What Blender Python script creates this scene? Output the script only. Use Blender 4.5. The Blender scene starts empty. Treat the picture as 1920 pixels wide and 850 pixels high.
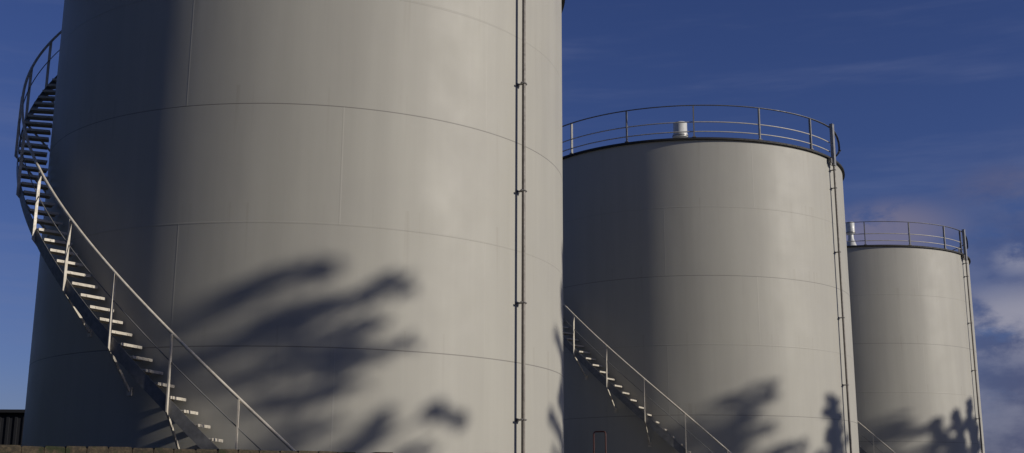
import bpy, bmesh, math, random
from mathutils import Vector, Matrix
random.seed(7)
PI = math.pi
R_ = math.radians
scene = bpy.context.scene
COL = scene.collection

# ------------------------------------------------------------------ camera
EYE = 1.7
cam_d = bpy.data.cameras.new('camera')
cam = bpy.data.objects.new('camera', cam_d)
COL.objects.link(cam)
cam_d.sensor_width = 36.0
cam_d.lens = 2208.62 / 1920 * 36.0
cam_d.clip_start = 0.1
cam_d.clip_end = 8000
th, ro = 0.226786, 0.0041555
F = Vector((0, math.cos(th), math.sin(th)))
U = Vector((0, -math.sin(th), math.cos(th)))
X = Vector((1, 0, 0))
R2 = math.cos(ro) * X + math.sin(ro) * U
U2 = -math.sin(ro) * X + math.cos(ro) * U
m = Matrix(((R2.x, U2.x, -F.x, 0), (R2.y, U2.y, -F.y, 0), (R2.z, U2.z, -F.z, EYE), (0, 0, 0, 1)))
cam.matrix_world = m
scene.camera = cam

# ------------------------------------------------------------------ view, sky, sun
scene.view_settings.view_transform = 'Standard'
scene.view_settings.look = 'None'
scene.view_settings.exposure = 0.0
scene.view_settings.gamma = 1.0
scene.view_settings.use_curve_mapping = False

SUN_AZ = R_(-20.5)       # direction towards the sun, measured from +X
SUN_EL = R_(18.0)
SUN_STRENGTH = 3.15
SKY_STRENGTH = 0.05

world = bpy.data.worlds.new('World')
scene.world = world
world.use_nodes = True
wn, wl = world.node_tree.nodes, world.node_tree.links
for n in list(wn):
    wn.remove(n)
out = wn.new('ShaderNodeOutputWorld')
bg = wn.new('ShaderNodeBackground')
bg.inputs['Strength'].default_value = SKY_STRENGTH
sky = wn.new('ShaderNodeTexSky')
sky.sky_type = 'NISHITA'
sky.sun_disc = False
sky.sun_elevation = SUN_EL
sky.sun_rotation = PI / 2 - SUN_AZ
sky.altitude = 50
sky.air_density = 1.0
sky.dust_density = 0.3
sky.ozone_density = 3.0

def wmath(op, a, b=None, c=None, clamp=False):
    n = wn.new('ShaderNodeMath'); n.operation = op; n.use_clamp = clamp
    for i, v in enumerate((a, b, c)):
        if v is None: continue
        if isinstance(v, (int, float)): n.inputs[i].default_value = v
        else: wl.new(v, n.inputs[i])
    return n.outputs[0]

def wrange(v, a, b, c=0.0, d=1.0):
    n = wn.new('ShaderNodeMapRange'); n.interpolation_type = 'SMOOTHSTEP'
    wl.new(v, n.inputs['Value'])
    n.inputs['From Min'].default_value = a; n.inputs['From Max'].default_value = b
    n.inputs['To Min'].default_value = c; n.inputs['To Max'].default_value = d
    return n.outputs[0]

def wmix(fac, c1, c2, mode='MIX'):
    n = wn.new('ShaderNodeMix'); n.data_type = 'RGBA'; n.blend_type = mode
    for key, v in ((0, fac), (6, c1), (7, c2)):
        if isinstance(v, (int, float)): n.inputs[key].default_value = v
        elif isinstance(v, tuple): n.inputs[key].default_value = (*v, 1)
        else: wl.new(v, n.inputs[key])
    return n.outputs[2]

tc = wn.new('ShaderNodeTexCoord')
sep = wn.new('ShaderNodeSeparateXYZ'); wl.new(tc.outputs['Generated'], sep.inputs[0])
dx, dy, dz = sep.outputs
tint = wmix(1.0, sky.outputs[0], (0.68, 0.71, 1.22), 'MULTIPLY')
vm = wn.new('ShaderNodeVectorMath'); vm.operation = 'SCALE'
wl.new(tint, vm.inputs[0]); wl.new(wrange(dz, .41, .62, 1.0, .22), vm.inputs['Scale']); tint = vm.outputs[0]

def cloud_noise(scale, stretch, detail, rough, off):
    mp = wn.new('ShaderNodeMapping')
    wl.new(tc.outputs['Generated'], mp.inputs['Vector'])
    mp.inputs['Scale'].default_value = (1, 1, stretch)
    mp.inputs['Location'].default_value = off
    n = wn.new('ShaderNodeTexNoise')
    n.inputs['Scale'].default_value = scale; n.inputs['Detail'].default_value = detail
    n.inputs['Roughness'].default_value = rough
    wl.new(mp.outputs[0], n.inputs['Vector'])
    return n.outputs['Fac']

def blob(cx, cz, rx, rz):
    """soft elliptical coverage patch on the sky dome, around direction (cx, ., cz)"""
    a = wmath('DIVIDE', wmath('SUBTRACT', dx, cx), rx)
    b = wmath('DIVIDE', wmath('SUBTRACT', dz, cz), rz)
    d = wmath('SQRT', wmath('ADD', wmath('MULTIPLY', a, a), wmath('MULTIPLY', b, b)))
    front = wmath('GREATER_THAN', dy, 0.0)
    return wmath('MULTIPLY', wrange(d, 1.25, 0.25), front)

CS = 1.0 / SKY_STRENGTH
def cc(r, g, b): return (r * CS, g * CS, b * CS)
n1 = cloud_noise(8.0, 2.6, 9, 0.62, (0.3, 0.1, 0.7))
n2 = cloud_noise(13.0, 1.9, 9, 0.60, (2.3, 1.1, 0.2))
n3 = cloud_noise(3.0, 9.0, 5, 0.6, (0.9, 4.1, 1.2))
skyc = tint
# thin veils over the whole sky
skyc = wmix(wmath('MULTIPLY', wrange(n3, 0.48, 0.75), 0.22), skyc, cc(0.16, 0.19, 0.33))
# grey bank low in the right half
bank = wmath('MULTIPLY', blob(0.50, 0.02, 0.22, 0.26), wrange(n1, 0.26, 0.44))
billow = wrange(n2, 0.36, 0.66)
greys = wmix(billow, cc(0.070, 0.076, 0.150), cc(0.185, 0.187, 0.26))
skyc = wmix(wmath('MULTIPLY', bank, 0.95), skyc, greys)
lit = wmath('MULTIPLY', blob(0.415, 0.135, 0.12, 0.030), wrange(n2, 0.34, 0.56))
skyc = wmix(wmath('MULTIPLY', lit, 0.9), skyc, cc(0.30, 0.30, 0.375))
lit2 = wmath('MULTIPLY', blob(0.398, 0.184, 0.022, 0.014), wrange(n2, 0.36, 0.52))
skyc = wmix(wmath('MULTIPLY', lit2, 0.7), skyc, cc(0.27, 0.28, 0.37))
puff = wmath('MULTIPLY', blob(0.305, 0.213, 0.055, 0.026), wrange(n2, 0.36, 0.54))
skyc = wmix(wmath('MULTIPLY', puff, 0.8), skyc, cc(0.18, 0.17, 0.25))
puff2 = wmath('MULTIPLY', blob(0.395, 0.238, 0.05, 0.022), wrange(n1, 0.38, 0.58))
skyc = wmix(wmath('MULTIPLY', puff2, 0.45), skyc, cc(0.13, 0.125, 0.20))
wl.new(skyc, bg.inputs['Color'])
wl.new(bg.outputs[0], out.inputs['Surface'])

sun_d = bpy.data.lights.new('sun', 'SUN')
sun_d.energy = SUN_STRENGTH
sun_d.angle = R_(0.53)
sun_d.color = (1.0, 0.93, 0.82)
sun = bpy.data.objects.new('sun', sun_d)
COL.objects.link(sun)
SUN_DIR = Vector((math.cos(SUN_AZ) * math.cos(SUN_EL), math.sin(SUN_AZ) * math.cos(SUN_EL), math.sin(SUN_EL)))
sun.rotation_euler = SUN_DIR.to_track_quat('Z', 'Y').to_euler()
sun.location = (60, -30, 40)

# ------------------------------------------------------------------ helpers
def tag(o, label=None, cat=None, group=None, kind=None):
    if label: o['label'] = label
    if cat: o['category'] = cat
    if group: o['group'] = group
    if kind: o['kind'] = kind
    return o

def link(name, verts, faces, mat, parent=None, smooth=None):
    me = bpy.data.meshes.new(name)
    me.from_pydata(verts, [], faces)
    bm = bmesh.new(); bm.from_mesh(me)
    bmesh.ops.recalc_face_normals(bm, faces=bm.faces)
    bm.to_mesh(me); bm.free()
    me.materials.append(mat)
    if smooth is not None:
        me.shade_smooth()
        me.set_sharp_from_angle(angle=smooth)
    o = bpy.data.objects.new(name, me)
    COL.objects.link(o)
    if parent: o.parent = parent
    return o

class MB:
    def __init__(s): s.v = []; s.f = []
    def add(s, v, f):
        k = len(s.v); s.v += [tuple(q) for q in v]; s.f += [tuple(i + k for i in q) for q in f]
    def build(s, name, mat, parent=None, smooth=R_(40)):
        return link(name, s.v, s.f, mat, parent, smooth)
    def box(s, c, ax, ay, az, hx, hy, hz):
        c, ax, ay, az = Vector(c), Vector(ax), Vector(ay), Vector(az)
        v = [c + ax * hx * i + ay * hy * j + az * hz * k for k in (-1, 1) for j in (-1, 1) for i in (-1, 1)]
        s.add(v, [(0, 1, 3, 2), (4, 6, 7, 5), (0, 4, 5, 1), (2, 3, 7, 6), (0, 2, 6, 4), (1, 5, 7, 3)])
    def bar(s, pts, hw, ht, side=None):
        """flat bar swept along pts; hw along side vector (given per point), ht along the other"""
        rings = []
        n = len(pts); P = [Vector(p) for p in pts]
        for i in range(n):
            t = (P[min(i + 1, n - 1)] - P[max(i - 1, 0)]).normalized()
            sd = Vector(side[i]) if side else t.orthogonal()
            sd = (sd - t * sd.dot(t)).normalized(); u = t.cross(sd)
            rings.append([P[i] + sd * hw * a + u * ht * b for a, b in ((-1, -1), (1, -1), (1, 1), (-1, 1))])
        s.sweep(rings)
    def sweep(s, rings, closed=False):
        k = len(rings[0]); v = [q for r in rings for q in r]; f = []
        m_ = len(rings)
        for i in range(m_ if closed else m_ - 1):
            a, b = i * k, ((i + 1) % m_) * k
            for j in range(k):
                f.append((a + j, a + (j + 1) % k, b + (j + 1) % k, b + j))
        if not closed:
            f.append(tuple(range(k))[::-1]); f.append(tuple((m_ - 1) * k + j for j in range(k)))
        s.add(v, f)
    def tube(s, pts, r, n=10, closed=False):
        P = [Vector(p) for p in pts]; m_ = len(P); rings = []
        nrm = None
        for i in range(m_):
            if closed: t = (P[(i + 1) % m_] - P[i - 1]).normalized()
            else: t = (P[min(i + 1, m_ - 1)] - P[max(i - 1, 0)]).normalized()
            if nrm is None: nrm = t.orthogonal().normalized() if abs(t.z) > .9 else Vector((0, 0, 1))
            nrm = (nrm - t * nrm.dot(t)).normalized(); b = t.cross(nrm)
            rr = r[i] if isinstance(r, (list, tuple)) else r
            rings.append([P[i] + (nrm * math.cos(a) + b * math.sin(a)) * rr for a in (2 * PI * j / n for j in range(n))])
        s.sweep(rings, closed)
    def lathe(s, prof, n=32, c=(0, 0, 0), caps=True):
        v = []; f = []; k = len(prof)
        for j in range(n):
            a = 2 * PI * j / n
            for r, z in prof: v.append((c[0] + r * math.cos(a), c[1] + r * math.sin(a), c[2] + z))
        for j in range(n):
            b = (j + 1) % n
            for i in range(k - 1): f.append((j * k + i, b * k + i, b * k + i + 1, j * k + i + 1))
        if caps:
            f.append(tuple(j * k for j in range(n))); f.append(tuple(j * k + k - 1 for j in range(n)))
        s.add(v, f)

def pol(r, deg, z):
    return Vector((r * math.cos(R_(deg)), r * math.sin(R_(deg)), z))

# ------------------------------------------------------------------ materials
class MT:
    def __init__(s, name):
        s.m = bpy.data.materials.new(name); s.m.use_nodes = True
        s.n = s.m.node_tree.nodes; s.l = s.m.node_tree.links
        s.b = s.n['Principled BSDF']
    def math(s, op, a, b=None, clamp=False):
        n = s.n.new('ShaderNodeMath'); n.operation = op; n.use_clamp = clamp
        for i, v in enumerate((a, b)):
            if v is None: continue
            if isinstance(v, (int, float)): n.inputs[i].default_value = v
            else: s.l.new(v, n.inputs[i])
        return n.outputs[0]
    def range(s, v, a, b, c=0., d=1.):
        n = s.n.new('ShaderNodeMapRange'); s.l.new(v, n.inputs['Value'])
        n.inputs['From Min'].default_value = a; n.inputs['From Max'].default_value = b
        n.inputs['To Min'].default_value = c; n.inputs['To Max'].default_value = d
        return n.outputs[0]
    def obj(s):
        return s.n.new('ShaderNodeTexCoord').outputs['Object']
    def noise(s, vec, scale, detail=4, rough=.55, stretch=(1, 1, 1)):
        mp = s.n.new('ShaderNodeMapping'); mp.inputs['Scale'].default_value = stretch
        s.l.new(vec, mp.inputs['Vector'])
        n = s.n.new('ShaderNodeTexNoise'); n.inputs['Scale'].default_value = scale
        n.inputs['Detail'].default_value = detail; n.inputs['Roughness'].default_value = rough
        s.l.new(mp.outputs[0], n.inputs['Vector']); return n.outputs['Fac']
    def mix(s, fac, a, b, mode='MIX'):
        n = s.n.new('ShaderNodeMix'); n.data_type = 'RGBA'; n.blend_type = mode
        for key, v in ((0, fac), (6, a), (7, b)):
            if isinstance(v, (int, float)): n.inputs[key].default_value = v
            elif isinstance(v, tuple): n.inputs[key].default_value = (*v, 1)
            else: s.l.new(v, n.inputs[key])
        return n.outputs[2]
    def bump(s, h, strength, dist, prev=None):
        n = s.n.new('ShaderNodeBump'); n.inputs['Strength'].default_value = strength
        n.inputs['Distance'].default_value = dist; s.l.new(h, n.inputs['Height'])
        if prev: s.l.new(prev, n.inputs['Normal'])
        return n.outputs[0]
    def set(s, **k):
        for key, v in k.items():
            key = {'color': 'Base Color', 'rough': 'Roughness', 'metal': 'Metallic', 'normal': 'Normal', 'spec': 'Specular IOR Level'}[key]
            if isinstance(v, tuple): s.b.inputs[key].default_value = (*v, 1)
            elif isinstance(v, (int, float)): s.b.inputs[key].default_value = v
            else: s.l.new(v, s.b.inputs[key])
        return s.m

STRONG_SEAMS = (4.24, 8.64)
FAINT_SEAMS = (2.10, 6.44, 10.90)
def shell_material():
    t = MT('tank_paint'); o = t.obj()
    sp = t.n.new('ShaderNodeSeparateXYZ'); t.l.new(o, sp.inputs[0])
    x, y, z = sp.outputs
    ang = t.math('ARCTAN2', y, x)                        # radians
    def line(v, at, w):                                  # 1 on the line, 0 away
        d = t.math('ABSOLUTE', t.math('SUBTRACT', v, at))
        return t.range(d, w, w * 0.35)
    strong = None
    for s_ in STRONG_SEAMS:
        q = line(z, s_, .013); strong = q if strong is None else t.math('MAXIMUM', strong, q)
    faint = None
    for s_ in FAINT_SEAMS:
        q = line(z, s_, .022); faint = q if faint is None else t.math('MAXIMUM', faint, q)
    # upright welds, staggered by half a plate from course to course
    def upright(off):
        w_ = t.math('MODULO', t.math('ADD', ang, 4 * PI - R_(off)), PI / 3)
        d = t.math('MINIMUM', w_, t.math('SUBTRACT', PI / 3, w_))
        return t.range(d, .0032, .0011)
    a_, b_ = upright(-104.9), upright(-75.4)
    def between(lo, hi):
        return t.math('MULTIPLY', t.math('GREATER_THAN', z, lo), t.math('LESS_THAN', z, hi))
    sa = t.math('ADD', between(8.64, 10.9), between(4.24, 6.44))
    sb = t.math('SUBTRACT', 1.0, sa)
    ups = t.math('ADD', t.math('MULTIPLY', a_, sa), t.math('MULTIPLY', b_, sb))
    # each rolled plate a hair different
    streak = t.noise(o, 2.2, 6, .6, (1, 1, .06))
    cloud = t.noise(o, .55, 4, .6)
    fine = t.noise(o, 30, 3, .6)
    col = t.mix(t.range(streak, .35, .7), (.445, .432, .380), (.405, .392, .345))
    col = t.mix(t.math('MULTIPLY', t.range(cloud, .4, .7), .35), col, (.375, .36, .33))
    drip = t.math('MULTIPLY', t.range(t.noise(o, 3.4, 5, .65, (1, 1, .035)), .58, .78), t.range(z, 8.0, 13.2, .15, .75))
    col = t.mix(t.math('MULTIPLY', drip, .35), col, (.27, .255, .225))
    below = t.math('ADD', t.range(t.math('MODULO', t.math('SUBTRACT', 26.6, z), 2.2), 0.0, 1.5, 1.0, 0.0), 0.0)
    runs = t.math('MULTIPLY', t.range(t.noise(o, 6.5, 4, .6, (1, 1, .02)), .60, .74), below)
    col = t.mix(t.math('MULTIPLY', runs, .30), col, (.24, .20, .15))
    plate = t.n.new('ShaderNodeTexWhiteNoise'); plate.noise_dimensions = '2D'
    cv = t.n.new('ShaderNodeCombineXYZ')
    t.l.new(t.math('FLOOR', t.math('DIVIDE', t.math('ADD', z, .16), 2.2)), cv.inputs[0])
    oddc = t.math('MULTIPLY', sb, R_(30))
    t.l.new(t.math('FLOOR', t.math('DIVIDE', t.math('ADD', t.math('SUBTRACT', ang, oddc), 4 * PI + R_(104.9)), PI / 3)), cv.inputs[1])
    t.l.new(cv.outputs[0], plate.inputs['Vector'])
    col = t.mix(t.math('MULTIPLY', plate.outputs['Value'], .10), col, (.36, .35, .32))
    # foot of the wall is splashed
    col = t.mix(t.math('MULTIPLY', t.range(z, 1.6, 0., 0., .6), t.range(t.noise(o, 2.5, 5), .4, .6)), col, (.22, .2, .16))
    col = t.mix(t.math('MULTIPLY', strong, .62), col, (.11, .10, .095))
    col = t.mix(t.math('MULTIPLY', faint, .13), col, (.2, .19, .17))
    col = t.mix(t.math('MULTIPLY', ups, .10), col, (.55, .53, .48))
    n = t.bump(t.noise(o, .7, 2, .5, (1, 1, .5)), .3, .03)
    n = t.bump(strong, .4, -.005, n); n = t.bump(faint, .5, .006, n); n = t.bump(ups, .3, .004, n)
    n = t.bump(fine, .12, .002, n)
    return t.set(color=col, rough=t.range(t.noise(o, 1.2, 4), .3, .7, .50, .58), spec=.36, normal=n)

def steel(name, base, dark, rough=.45, metal=0., sc=9):
    t = MT(name); o = t.obj()
    c = t.mix(t.range(t.noise(o, sc, 5, .6), .35, .68), base, dark)
    return t.set(color=c, rough=t.range(t.noise(o, sc * 2, 3), .3, .7, rough - .08, rough + .12), metal=metal,
                 normal=t.bump(t.noise(o, 60, 2), .15, .002))

M = {}
M['shell'] = shell_material()
M['stair'] = steel('cream_painted_steel', (.68, .63, .54), (.52, .47, .39))
M['tread'] = steel('galvanised_tread', (.66, .61, .52), (.48, .44, .37), .5)
M['stringer'] = steel('grey_painted_steel', (.22, .22, .22), (.15, .15, .15))
M['rail'] = steel('galvanised_rail', (.34, .34, .33), (.22, .22, .22), .42, .25)
M['rim'] = steel('shade_dark_steel', (.026, .025, .024), (.014, .013, .013), .7)  # black colour carries the shade of the flange's underside all round
M['flat'] = steel('dull_flat_bar', (.16, .16, .16), (.10, .10, .10), .5)
M['postp'] = steel('grey_post_paint', (.24, .235, .22), (.16, .155, .15), .5)
M['guard'] = steel('light_guard_rail', (.58, .55, .50), (.44, .42, .38), .42)
M['pipe'] = steel('grey_brown_pipe', (.24, .215, .185), (.15, .13, .11), .45)
M['clamp'] = steel('bare_steel_clamp', (.30, .29, .28), (.14, .13, .12), .4, .5)
M['white'] = steel('white_enamel', (.68, .69, .68), (.52, .53, .52), .35)
M['red'] = steel('red_oxide_paint', (.10, .022, .016), (.05, .014, .012), .55)
M['roof'] = steel('roof_plate', (.30, .30, .29), (.2, .2, .19), .6, 0, 2)

def ground_material():
    t = MT('gravel_yard'); o = t.obj()
    a = t.noise(o, .15, 6, .65); b = t.noise(o, 14, 6, .7)
    c = t.mix(t.range(b, .3, .7), (.035, .034, .030), (.075, .07, .06))
    c = t.mix(t.range(a, .45, .6), c, (.045, .055, .028))
    return t.set(color=c, rough=.95, normal=t.bump(b, .6, .03))
M['ground'] = ground_material()

def wall_material():
    t = MT('weathered_block'); o = t.obj()
    a = t.noise(o, 2.2, 6, .7); b = t.noise(o, 18, 5, .7)
    c = t.mix(t.range(a, .35, .65), (.078, .060, .038), (.036, .030, .022))
    c = t.mix(t.range(b, .45, .75), c, (.13, .098, .06))
    c = t.mix(t.range(t.noise(o, 5, 4), .52, .62), c, (.03, .036, .015))
    return t.set(color=c, rough=.95, normal=t.bump(b, .7, .02))
M['block'] = wall_material()
t = MT('shade_dark_cladding')
M['clad'] = t.set(color=t.mix(t.noise(t.obj(), 1.5, 4), (.010, .011, .016), (.016, .017, .022)), rough=.8)  # near-black colour stands in for shade on the shed's front
t = MT('bark'); o_ = t.obj(); bn = t.noise(o_, 6, 6, .7, (1, 1, .2))
M['bark'] = t.set(color=t.mix(bn, (.05, .038, .028), (.12, .095, .07)), rough=.95, normal=t.bump(bn, .8, .03))
def leaf_mat(name, a, b):
    t = MT(name); return t.set(color=t.mix(t.noise(t.obj(), 1.4, 5), a, b), rough=.7)
M['leaf'] = leaf_mat('broad_leaf', (.035, .065, .018), (.075, .11, .03))
M['needle'] = leaf_mat('conifer_needle', (.018, .042, .020), (.04, .07, .03))

# ------------------------------------------------------------------ setting: ground
g = MB(); S = 3000
xs = [-S, -300, -60, -20, 0, 20, 60, 300, S]
for i in range(8):
    for j in range(8):
        g.add([(xs[i], xs[j], 0), (xs[i + 1], xs[j], 0), (xs[i + 1], xs[j + 1], 0), (xs[i], xs[j + 1], 0)], [(0, 1, 2, 3)])
tag(g.build('ground', M['ground'], None, None), kind='structure')

# ------------------------------------------------------------------ storage tank
H = 13.2
TW = 2.35                      # degrees between treads
def zh(a): return -7.264 - .09827 * a + EYE      # hand-rail height at angle a (deg, negative)
def ah(z): return (z - EYE + 7.264) / -.09827

def make_tank(cx, cy, R, name_label, rail_posts, vent_kind, pipe_ang, post0):
    T = bpy.data.objects.new('storage_tank', None); COL.objects.link(T)
    T.location = (cx, cy, 0); T.empty_display_size = 1
    tag(T, name_label, 'tank', 'upright storage tanks in a row')
    # shell: rolled plates, top edge open under a shallow cone roof
    s = MB(); N = 288; zs = [0, .02] + [H * k / 24 for k in range(1, 25)]
    rings = [[pol(R, 360 * j / N, z) for j in range(N)] for z in zs]
    v = [q for r in rings for q in r]; f = []
    for i in range(len(zs) - 1):
        for j in range(N): f.append((i * N + j, i * N + (j + 1) % N, (i + 1) * N + (j + 1) % N, (i + 1) * N + j))
    s.add(v, f); s.build('shell', M['shell'], T)
    s = MB(); s.lathe([(R - .004, H - .012), (R * .5, H + .32), (.05, H + .62)], 96); s.build('roof', M['roof'], T)
    s = MB(); s.lathe([(R + .004, H - .055), (R + .09, H - .055), (R + .085, H + .012), (R - .02, H + .012), (R - .02, H - .008)], 192, caps=False)
    s.build('rim', M['rim'], T, R_(30))

    # ---- spiral stair
    ro_, ri = R + .60, R + .045
    a0, a1 = ah(1.11), ah(H + 1.11)       # bottom / top angle
    n = int((a0 - a1) / TW)
    def arc(r, dz, lo=a0, hi=a1, k=160, extra=0.):
        return [pol(r, lo + (hi - lo) * i / k, zh(lo + (hi - lo) * i / k) + dz) for i in range(k + 1)]
    st = MB(); K = 200
    rings = []
    for i in range(K + 1):
        a = a0 + 1.2 + (a1 - a0 - 2.4) * i / K; z = zh(a) - 1.11
        z0 = max(z - .24, 0.02); z1 = max(z + .035, 0.06)
        rings.append([pol(ro_ + .004, a, z0), pol(ro_ + .014, a, z0), pol(ro_ + .014, a, z1), pol(ro_ + .004, a, z1)])
    st.sweep(rings)
    stair = st.build('staircase', M['stringer'], T, R_(30))
    for i in range(n + 1):
        a = a0 - TW * (i + .5) + .0
        z = zh(a) - 1.11
        rad = pol(1, a, 0); tan = Vector((-rad.y, rad.x, 0)); up = Vector((0, 0, 1))
        tr = MB(); c = rad * ((ro_ + ri) / 2); c.z = z - .02
        tr.box(c, rad, tan, up, (ro_ - ri) / 2 - .004, .115, .011)          # plate
        for sg in (-1, 1):                                                # turned-down nosings
            c2 = rad * ((ro_ + ri) / 2) + tan * (.112 * sg); c2.z = z - .031
            tr.box(c2, rad, tan, up, (ro_ - ri) / 2 - .006, .006, .024)
        for q in (.12, .42):                                              # bolt lugs
            c3 = rad * (ri + q) + tan * .118; c3.z = z - .036
            tr.box(c3, rad, tan, up, .012, .008, .012)
        tr.build('tread', M['tread'], stair, R_(30))
    hr = MB(); hr.tube(arc(R + .625, 0, a0 + 1.5, a1 + 1), .028, 10); hr.build('handrail', M['stair'], stair, R_(60))
    mr = MB(); mr.tube(arc(R + .630, -.47, a0 + .5, a1 + 1), .010, 8); mr.build('middle_rail', M['stringer'], stair, R_(60))
    k = 0
    while True:
        a = post0 - 11.15 * k; k += 1
        if a < a1 + 1: break
        if a > a0: continue
        b = zh(a) - 1.31
        if b < .05: b = .05
        p = MB(); rad = pol(1, a, 0); tan = Vector((-rad.y, rad.x, 0))
        rp = R + .645
        lean = -.012
        p.bar([pol(rp - .01, a, zh(a) - .01), pol(rp, a, zh(a) - .6), pol(rp, a, b)], .013, .027, [tan] * 3)
        if zh(a) - 1.31 > .6:                                             # brace back to the shell
            p.bar([pol(rp, a, b + .012), pol(R + .005, a - .2, b - .68)], .013, .022, [tan] * 2)
            c = pol(R + .012, a - .2, b - .68); p.box(c, rad, tan, (0, 0, 1), .012, .05, .07)
        p.build('post', M['stair'], stair, R_(30))

    # ---- railing round the roof
    rr = R + .045
    top = MB()
    path = [(-9, .42), (-10.5, .50), (-11, .66), (-10.5, .84), (-8.5, .98), (-5.5, 1.07), (-2, 1.12)] + [(i * 2, 1.12) for i in range(0, 166)]
    top.sweep([[pol(rr + a_, pipe_ang - q, H + z_ + b_) for a_, b_ in ((-.036, -.007), (.036, -.007), (.036, .007), (-.036, .007))] for q, z_ in path])
    railing = top.build('roof_railing', M['flat'], T, R_(30))
    for dz in (.55, .22):
        mr = MB(); mr.tube([pol(rr - .012, pipe_ang - 2 * i, H + dz) for i in range(166)], .019, 8)
        mr.build('guard_rail', M['guard'], railing, R_(60))
    for a in rail_posts:
        if (pipe_ang - a) % 360 > 325: continue
        p = MB(); rad = pol(1, a, 0); tan = Vector((-rad.y, rad.x, 0))
        c = rad * (rr + .0); c.z = H + .55
        p.box(c, rad, tan, (0, 0, 1), .040, .019, .545)                     # flat bar, edge outwards
        c = rad * (rr + .01); c.z = H + .03
        p.box(c, rad, tan, (0, 0, 1), .05, .06, .012)
        p.build('post', M['postp'], railing, R_(30))

    # ---- down pipe with clamps and the casing at the rail
    rp = R + .15
    dp = MB(); dp.tube([pol(rp, pipe_ang, z) for z in (.25, 2, 4, 6, 8, 10, 12, H - .15)], .038, 14)
    dp.tube([pol(rp, pipe_ang, .27), pol(rp + .02, pipe_ang, .15), pol(rp + .1, pipe_ang, .09), pol(rp + .3, pipe_ang, .08)], .038, 14)
    pipe = dp.build('down_pipe', M['pipe'], T, R_(50))
    rad = pol(1, pipe_ang, 0); tan = Vector((-rad.y, rad.x, 0)); up = Vector((0, 0, 1))
    for z in (.9, 3.15, 5.39, 7.63, 9.87, 12.11, 12.75):
        c = MB(); P = rad * rp; P.z = z
        c.tube([P + (rad * math.cos(q) + tan * math.sin(q)) * .047 for q in (2 * PI * i / 20 for i in range(20))], .013, 8, True)
        for sg in (-1, 1):
            Q = P + tan * (.062 * sg); c.box(Q, rad, tan, up, .012, .024, .018)
            Q2 = P + tan * (.07 * sg); c.tube([Q2 - rad * .03, Q2 + rad * .035], .009, 6)
        Q = rad * (R + .055) ; Q.z = z
        c.box(Q, rad, tan, up, .052, .012, .018)
        Q = rad * (R + .008) + tan * .0; Q.z = z
        c.box(Q, rad, tan, up, .006, .05, .035)
        c.build('clamp', M['clamp'], pipe, R_(40))
    c = MB(); P = rad * (rp - .0); P.z = H + .45
    c.box(P, rad, tan, up, .055, .075, .72)
    c.box(P + up * .735, rad, tan, up, .062, .082, .012)
    c.box(P - up * .735 + rad * .0, rad, tan, up, .06, .08, .02)
    c.build('casing', M['rail'], pipe, R_(30))
    c = MB(); Q = rad * (R + .09) - tan * .14; Q.z = H - .14
    c.box(Q, rad, tan, up, .05, .06, .08); c.tube([Q + tan * .02, Q + tan * .16 + rad * .05], .02, 8); c.tube([Q - up * .08, Q - up * .16], .03, 10)
    c.build('junction_box', M['clamp'], pipe, R_(40))

    # ---- vent on the roof
    v = MB()
    if vent_kind == 'mushroom':
        P = pol(R - 1.2, -99.0, H + .0)
        v.lathe([(.15, .0), (.15, .36), (.19, .39), (.25, .41), (.255, .51), (.235, .55), (.235, .90), (.22, .925), (.02, .94)], 32, P)
    else:
        P = pol(R - 1.2, -106.6, H + .0)
        v.lathe([(.30, .0), (.30, .12), (.27, .2), (.17, .48), (.13, .62), (.13, .82), (.19, .86), (.2, .92), (.2, 1.37), (.18, 1.40), (.02, 1.42)], 32, P)
    vent = v.build('vent', M['white'], T, R_(35))
    v = MB()
    if vent_kind == 'mushroom': v.lathe([(.262, .442), (.272, .442), (.272, .472), (.262, .472)], 32, P)
    else: v.lathe([(.21, .88), (.222, .88), (.222, .915), (.21, .915)], 32, P)
    v.build('vent_band', M['clamp'], vent, R_(35))
    return T

make_tank(-4.49575, 25.89368, 5.6363, 'nearest and largest-looking storage tank with a spiral stair climbing its shaded left side',
          [-138.6 + 22.2 * i for i in range(16)], 'mushroom', -35.3, -90.05)
make_tank(6.39567, 42.63809, 5.7575, 'middle storage tank with a roof railing and mushroom vent, half behind the nearest tank',
          [-138.6 + 22.05 * i for i in range(5)] + [-30 + 23 * i for i in range(11)], 'mushroom', -37.6, -88.6)
make_tank(17.36856, 58.87738, 5.5029, 'farthest storage tank on the right, its top railing seen against the clouds',
          [-121.6, -100.1, -78.5, -57.1, -41.8] + [-20 + 22 * i for i in range(11)], 'flared', -39.3, -91.5)

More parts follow.
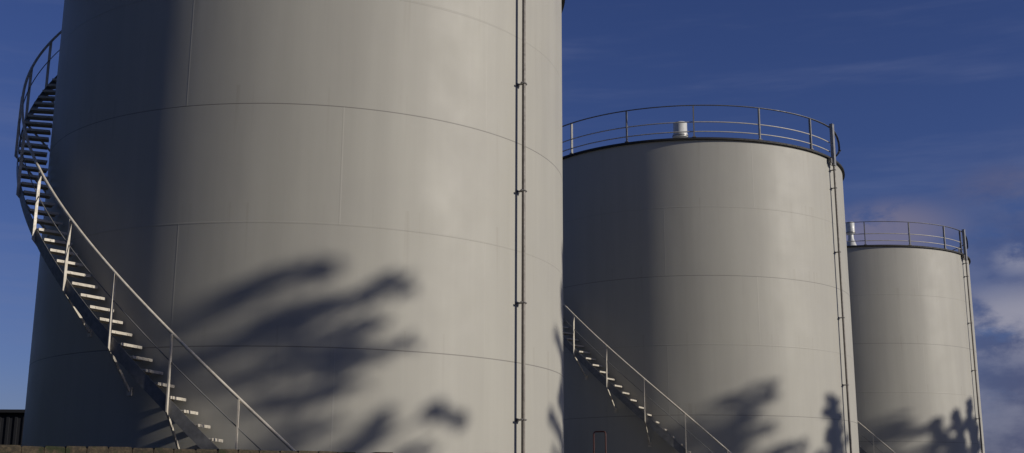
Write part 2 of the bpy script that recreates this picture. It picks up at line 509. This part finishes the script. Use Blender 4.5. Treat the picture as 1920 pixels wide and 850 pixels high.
# ------------------------------------------------------------------ low wall in front
def yard_wall():
    A = Vector((-11.5, 13.05, 0)); d = Vector((5.16, 2.6, 0)).normalized()
    W = bpy.data.objects.new('yard_wall', None); COL.objects.link(W)
    W.location = A; W.rotation_euler = (0, 0, math.atan2(d.y, d.x))
    tag(W, 'low weathered brown masonry wall along the foot of the nearest tank', 'wall')
    L = 16.0; top = EYE + .648
    b = MB(); b.box((L / 2, .02, (top - .20) / 2), (1, 0, 0), (0, 1, 0), (0, 0, 1), L / 2, .13, (top - .20) / 2)
    b.build('wall_body', M['block'], W, None)
    c = MB(); x = 0
    while x < L:
        w = random.uniform(.26, .31); j = random.uniform(-.006, .008); g_ = .008
        zc = top - .10 + j
        hx = (w - g_) / 2
        vs = []
        for zz, ins in ((-.098, .0), (.07, .0), (.098 + random.uniform(-.008, .006), .022)):
            for sx, sy in ((-1, -1), (1, -1), (1, 1), (-1, 1)):
                vs.append((x + w / 2 + sx * (hx - ins * .6) + random.uniform(-.004, .004), .02 + sy * (.17 - ins) + random.uniform(-.006, .006), zc + zz + random.uniform(-.004, .004)))
        c.add(vs, [(0, 1, 5, 4), (1, 2, 6, 5), (2, 3, 7, 6), (3, 0, 4, 7), (4, 5, 9, 8), (5, 6, 10, 9), (6, 7, 11, 10), (7, 4, 8, 11), (8, 9, 10, 11), (3, 2, 1, 0)])
        x += w
    c.build('coping', M['block'], W, None)
yard_wall()

# ------------------------------------------------------------------ dark shed beyond, far left
def shed():
    Sd = bpy.data.objects.new('shed', None); COL.objects.link(Sd); Sd.location = (-27, 47, 0)
    tag(Sd, 'low flat-roofed dark shed at the far left behind the nearest tank', 'shed')
    h = EYE + 3.05
    b = MB(); b.box((0, 0, h / 2 - .06), (1, 0, 0), (0, 1, 0), (0, 0, 1), 11, 4, h / 2 - .06)
    for i in range(74):
        b.box((-10.95 + .3 * i, -4.02, h / 2 - .06), (1, 0, 0), (0, 1, 0), (0, 0, 1), .05, .018, h / 2 - .1)
    b.build('wall', M['clad'], Sd, None)
    r = MB(); r.box((0, 0, h - .06), (1, 0, 0), (0, 1, 0), (0, 0, 1), 11.2, 4.2, .055); r.build('roof', M['clad'], Sd, None)
shed()

# ------------------------------------------------------------------ red hoop by the middle tank
hp = MB(); cx, cy = 6.39567, 42.63809
a = pol(5.7575 + 1.2, -123.6, 0); b = pol(5.7575 + 1.2, -120.2, 0)
d = (b - a); L = d.length; d.normalize(); h = EYE + 2.03
pts = [a, a + Vector((0, 0, h - .1))]
for i in range(1, 7):
    q = PI / 2 * i / 6; pts.append(a + d * .08 * (1 - math.cos(q)) + Vector((0, 0, h - .1 + .08 * math.sin(q))))
for i in range(0, 6):
    q = PI / 2 * (1 - i / 6); pts.append(a + d * (L - .08 * (1 - math.cos(q))) + Vector((0, 0, h - .1 + .08 * math.sin(q))))
pts += [b + Vector((0, 0, h - .1)), b]
hp.tube(pts, .022, 10)
for z in (.5, 1.0, 1.5, 2.0, 2.5): hp.tube([a + Vector((0, 0, z)), b + Vector((0, 0, z))], .014, 8)
o = hp.build('pipe_ladder', M['red'], None, R_(50)); o.location = (cx, cy, 0)
tag(o, 'narrow dark red tubular hoop standing before the shaded side of the middle tank', 'ladder')

# ------------------------------------------------------------------ trees outside the frame that shade the tank feet
E1 = Vector((math.cos(SUN_AZ), math.sin(SUN_AZ), 0)); TE = math.tan(SUN_EL)
CT = {1: (-4.49575, 25.89368, 5.6363), 2: (6.39567, 42.63809, 5.7575), 3: (17.36856, 58.87738, 5.5029)}
def shadow_base(k, phi, ztop, L):
    """where to stand a tree so that its tip shades the shell of tank k at angle phi, height ztop"""
    cx, cy, R = CT[k]
    P = Vector((cx, cy, 0)) + pol(R, phi, 0) + E1 * L
    return P, ztop + L * TE

def leafquads(mb, c, rx, rz, n, size, flat=.0):
    for _ in range(n):
        while True:
            q = Vector((random.uniform(-1, 1), random.uniform(-1, 1), random.uniform(-1, 1)))
            if q.length < 1: break
        p = c + Vector((q.x * rx, q.y * rx, q.z * rz))
        u = Vector((random.gauss(0, 1), random.gauss(0, 1), random.gauss(0, .7))).normalized()
        w = u.cross(Vector((random.gauss(0, 1), random.gauss(0, 1), random.gauss(0, 1)))).normalized()
        s = size * random.uniform(.6, 1.3)
        mb.add([p - u * s, p - w * s * .42, p + u * s, p + w * s * .42], [(0, 1, 2, 3)])

def tree(base, height, label, kind, spread, seed, lean=0):
    random.seed(seed)
    T = bpy.data.objects.new('conifer_tree' if kind == 'conifer' else 'broadleaf_tree', None); COL.objects.link(T)
    T.location = base; tag(T, label, 'tree', 'trees on the sunny side of the yard')
    tk = MB(); cr = MB()
    if kind == 'conifer':
        tk.tube([(0, 0, -.1), (.03, .02, height * .5), (0, 0, height * .97)], [.26, .15, .02], 10)
        n = 190
        for i in range(n):
            f = (i + .5) / n; z = height * (.08 + .90 * f)
            r = spread * (1 - f) ** .6 * random.uniform(.2, 1.1) + .08
            a = random.uniform(0, 360)
            tip = pol(r, a, z - r * .12)
            tk.tube([(0, 0, z - r * .35), tip], [.03, .008], 5)
            for k in range(4):
                q = (k + 1) / 4
                leafquads(cr, Vector((tip.x * q, tip.y * q, z - r * .35 * (1 - q))), .18 + .2 * (1 - f), .08 + .08 * (1 - f), 20, .15)
    else:
        h0 = height * .32
        tk.tube([(0, 0, -.1), (.1, .05, h0), (-.05, .1, height * .62), (.05, 0, height * .9)], [.34, .26, .15, .03], 12)
        nb = 44
        for i in range(nb):
            f = (i + .5) / nb; z = h0 + (height - h0) * f * .93
            a = i * 137.5 + random.uniform(-20, 20)
            r = spread * (math.sin(PI * (.18 + .78 * f)) ** .8) * random.uniform(.6, 1.05)
            rise = random.uniform(.05, .4) * r
            tip = pol(r, a, z + rise)
            mid = pol(r * .5, a + random.uniform(-8, 8), z + rise * .35)
            tk.tube([(0, 0, z - .3), mid, tip], [.10 * (1.1 - f), .05, .015], 6)
            for k in range(7):
                if random.random() < .42: continue
                q = .2 + .85 * k / 6
                c = Vector((tip.x * q, tip.y * q, z + rise * q)) + Vector((random.uniform(-.5, .5), random.uniform(-.5, .5), random.uniform(-.35, .35)))
                leafquads(cr, c, random.uniform(.22, .5), random.uniform(.10, .24), 38, .14)
    tk.build('trunk', M['bark'], T); cr.build('crown', M['needle'] if kind == 'conifer' else M['leaf'], T, None)

def plant(k, phi, ztop, L, label, kind, spread, seed):
    P, h = shadow_base(k, phi, ztop, L); tree(P, h, label, kind, spread, seed)
plant(1, -85, 6.0, 40, 'spreading broadleaf tree off to the right, nearest the camera', 'broad', 3.1, 11)
plant(1, -4, 7.4, 38, 'slim conifer off to the right, between the first two broadleaf trees', 'conifer', 3.6, 12)
plant(2, -86, 5.5, 44, 'broadleaf tree off to the right, opposite the middle tank', 'broad', 2.0, 13)
plant(2, -46, 5.3, 36, 'slim conifer off to the right, just past the middle broadleaf tree', 'conifer', 3.9, 14)
plant(3, -99, 5.9, 46, 'broadleaf tree off to the right, opposite the far tank', 'broad', 1.8, 15)
plant(3, -46, 6.6, 34, 'tall slim conifer off to the right, opposite the far tank', 'conifer', 3.4, 16)
plant(3, -58, 6.0, 36, 'shorter conifer off to the right, beside the tall one', 'conifer', 3.2, 17)
plant(3, -72, 5.6, 40, 'lowest conifer off to the right, outermost of the three opposite the far tank', 'conifer', 2.6, 18)

# ------------------------------------------------------------------ unseen belt of trees, added to darken the tanks' shaded sides
random.seed(5)
wd = MB()
path = [(-62, 62), (-52, 40), (-44, 20), (-38, 0), (-32, -16), (-16, -26), (4, -30), (24, -34)]
for (x0, y0), (x1, y1) in zip(path, path[1:]):
    for k in range(6):
        f = (k + random.random()) / 6
        bx = x0 + (x1 - x0) * f + random.uniform(-3, 3); by = y0 + (y1 - y0) * f + random.uniform(-3, 3)
        hh = random.uniform(15, 21)
        wd.tube([(bx, by, 0), (bx + .3, by, hh * .8)], [.25, .05], 6)
        for z in range(9):
            zz = hh * (.12 + .88 * z / 8); rr_ = 3.4 * math.sin(PI * (.2 + .75 * z / 8)) ** .6
            leafquads(wd, Vector((bx, by, zz)), rr_, 1.5, 60, .66)
tag(wd.build('added_woodland', M['leaf'], None, None), kind='stuff')
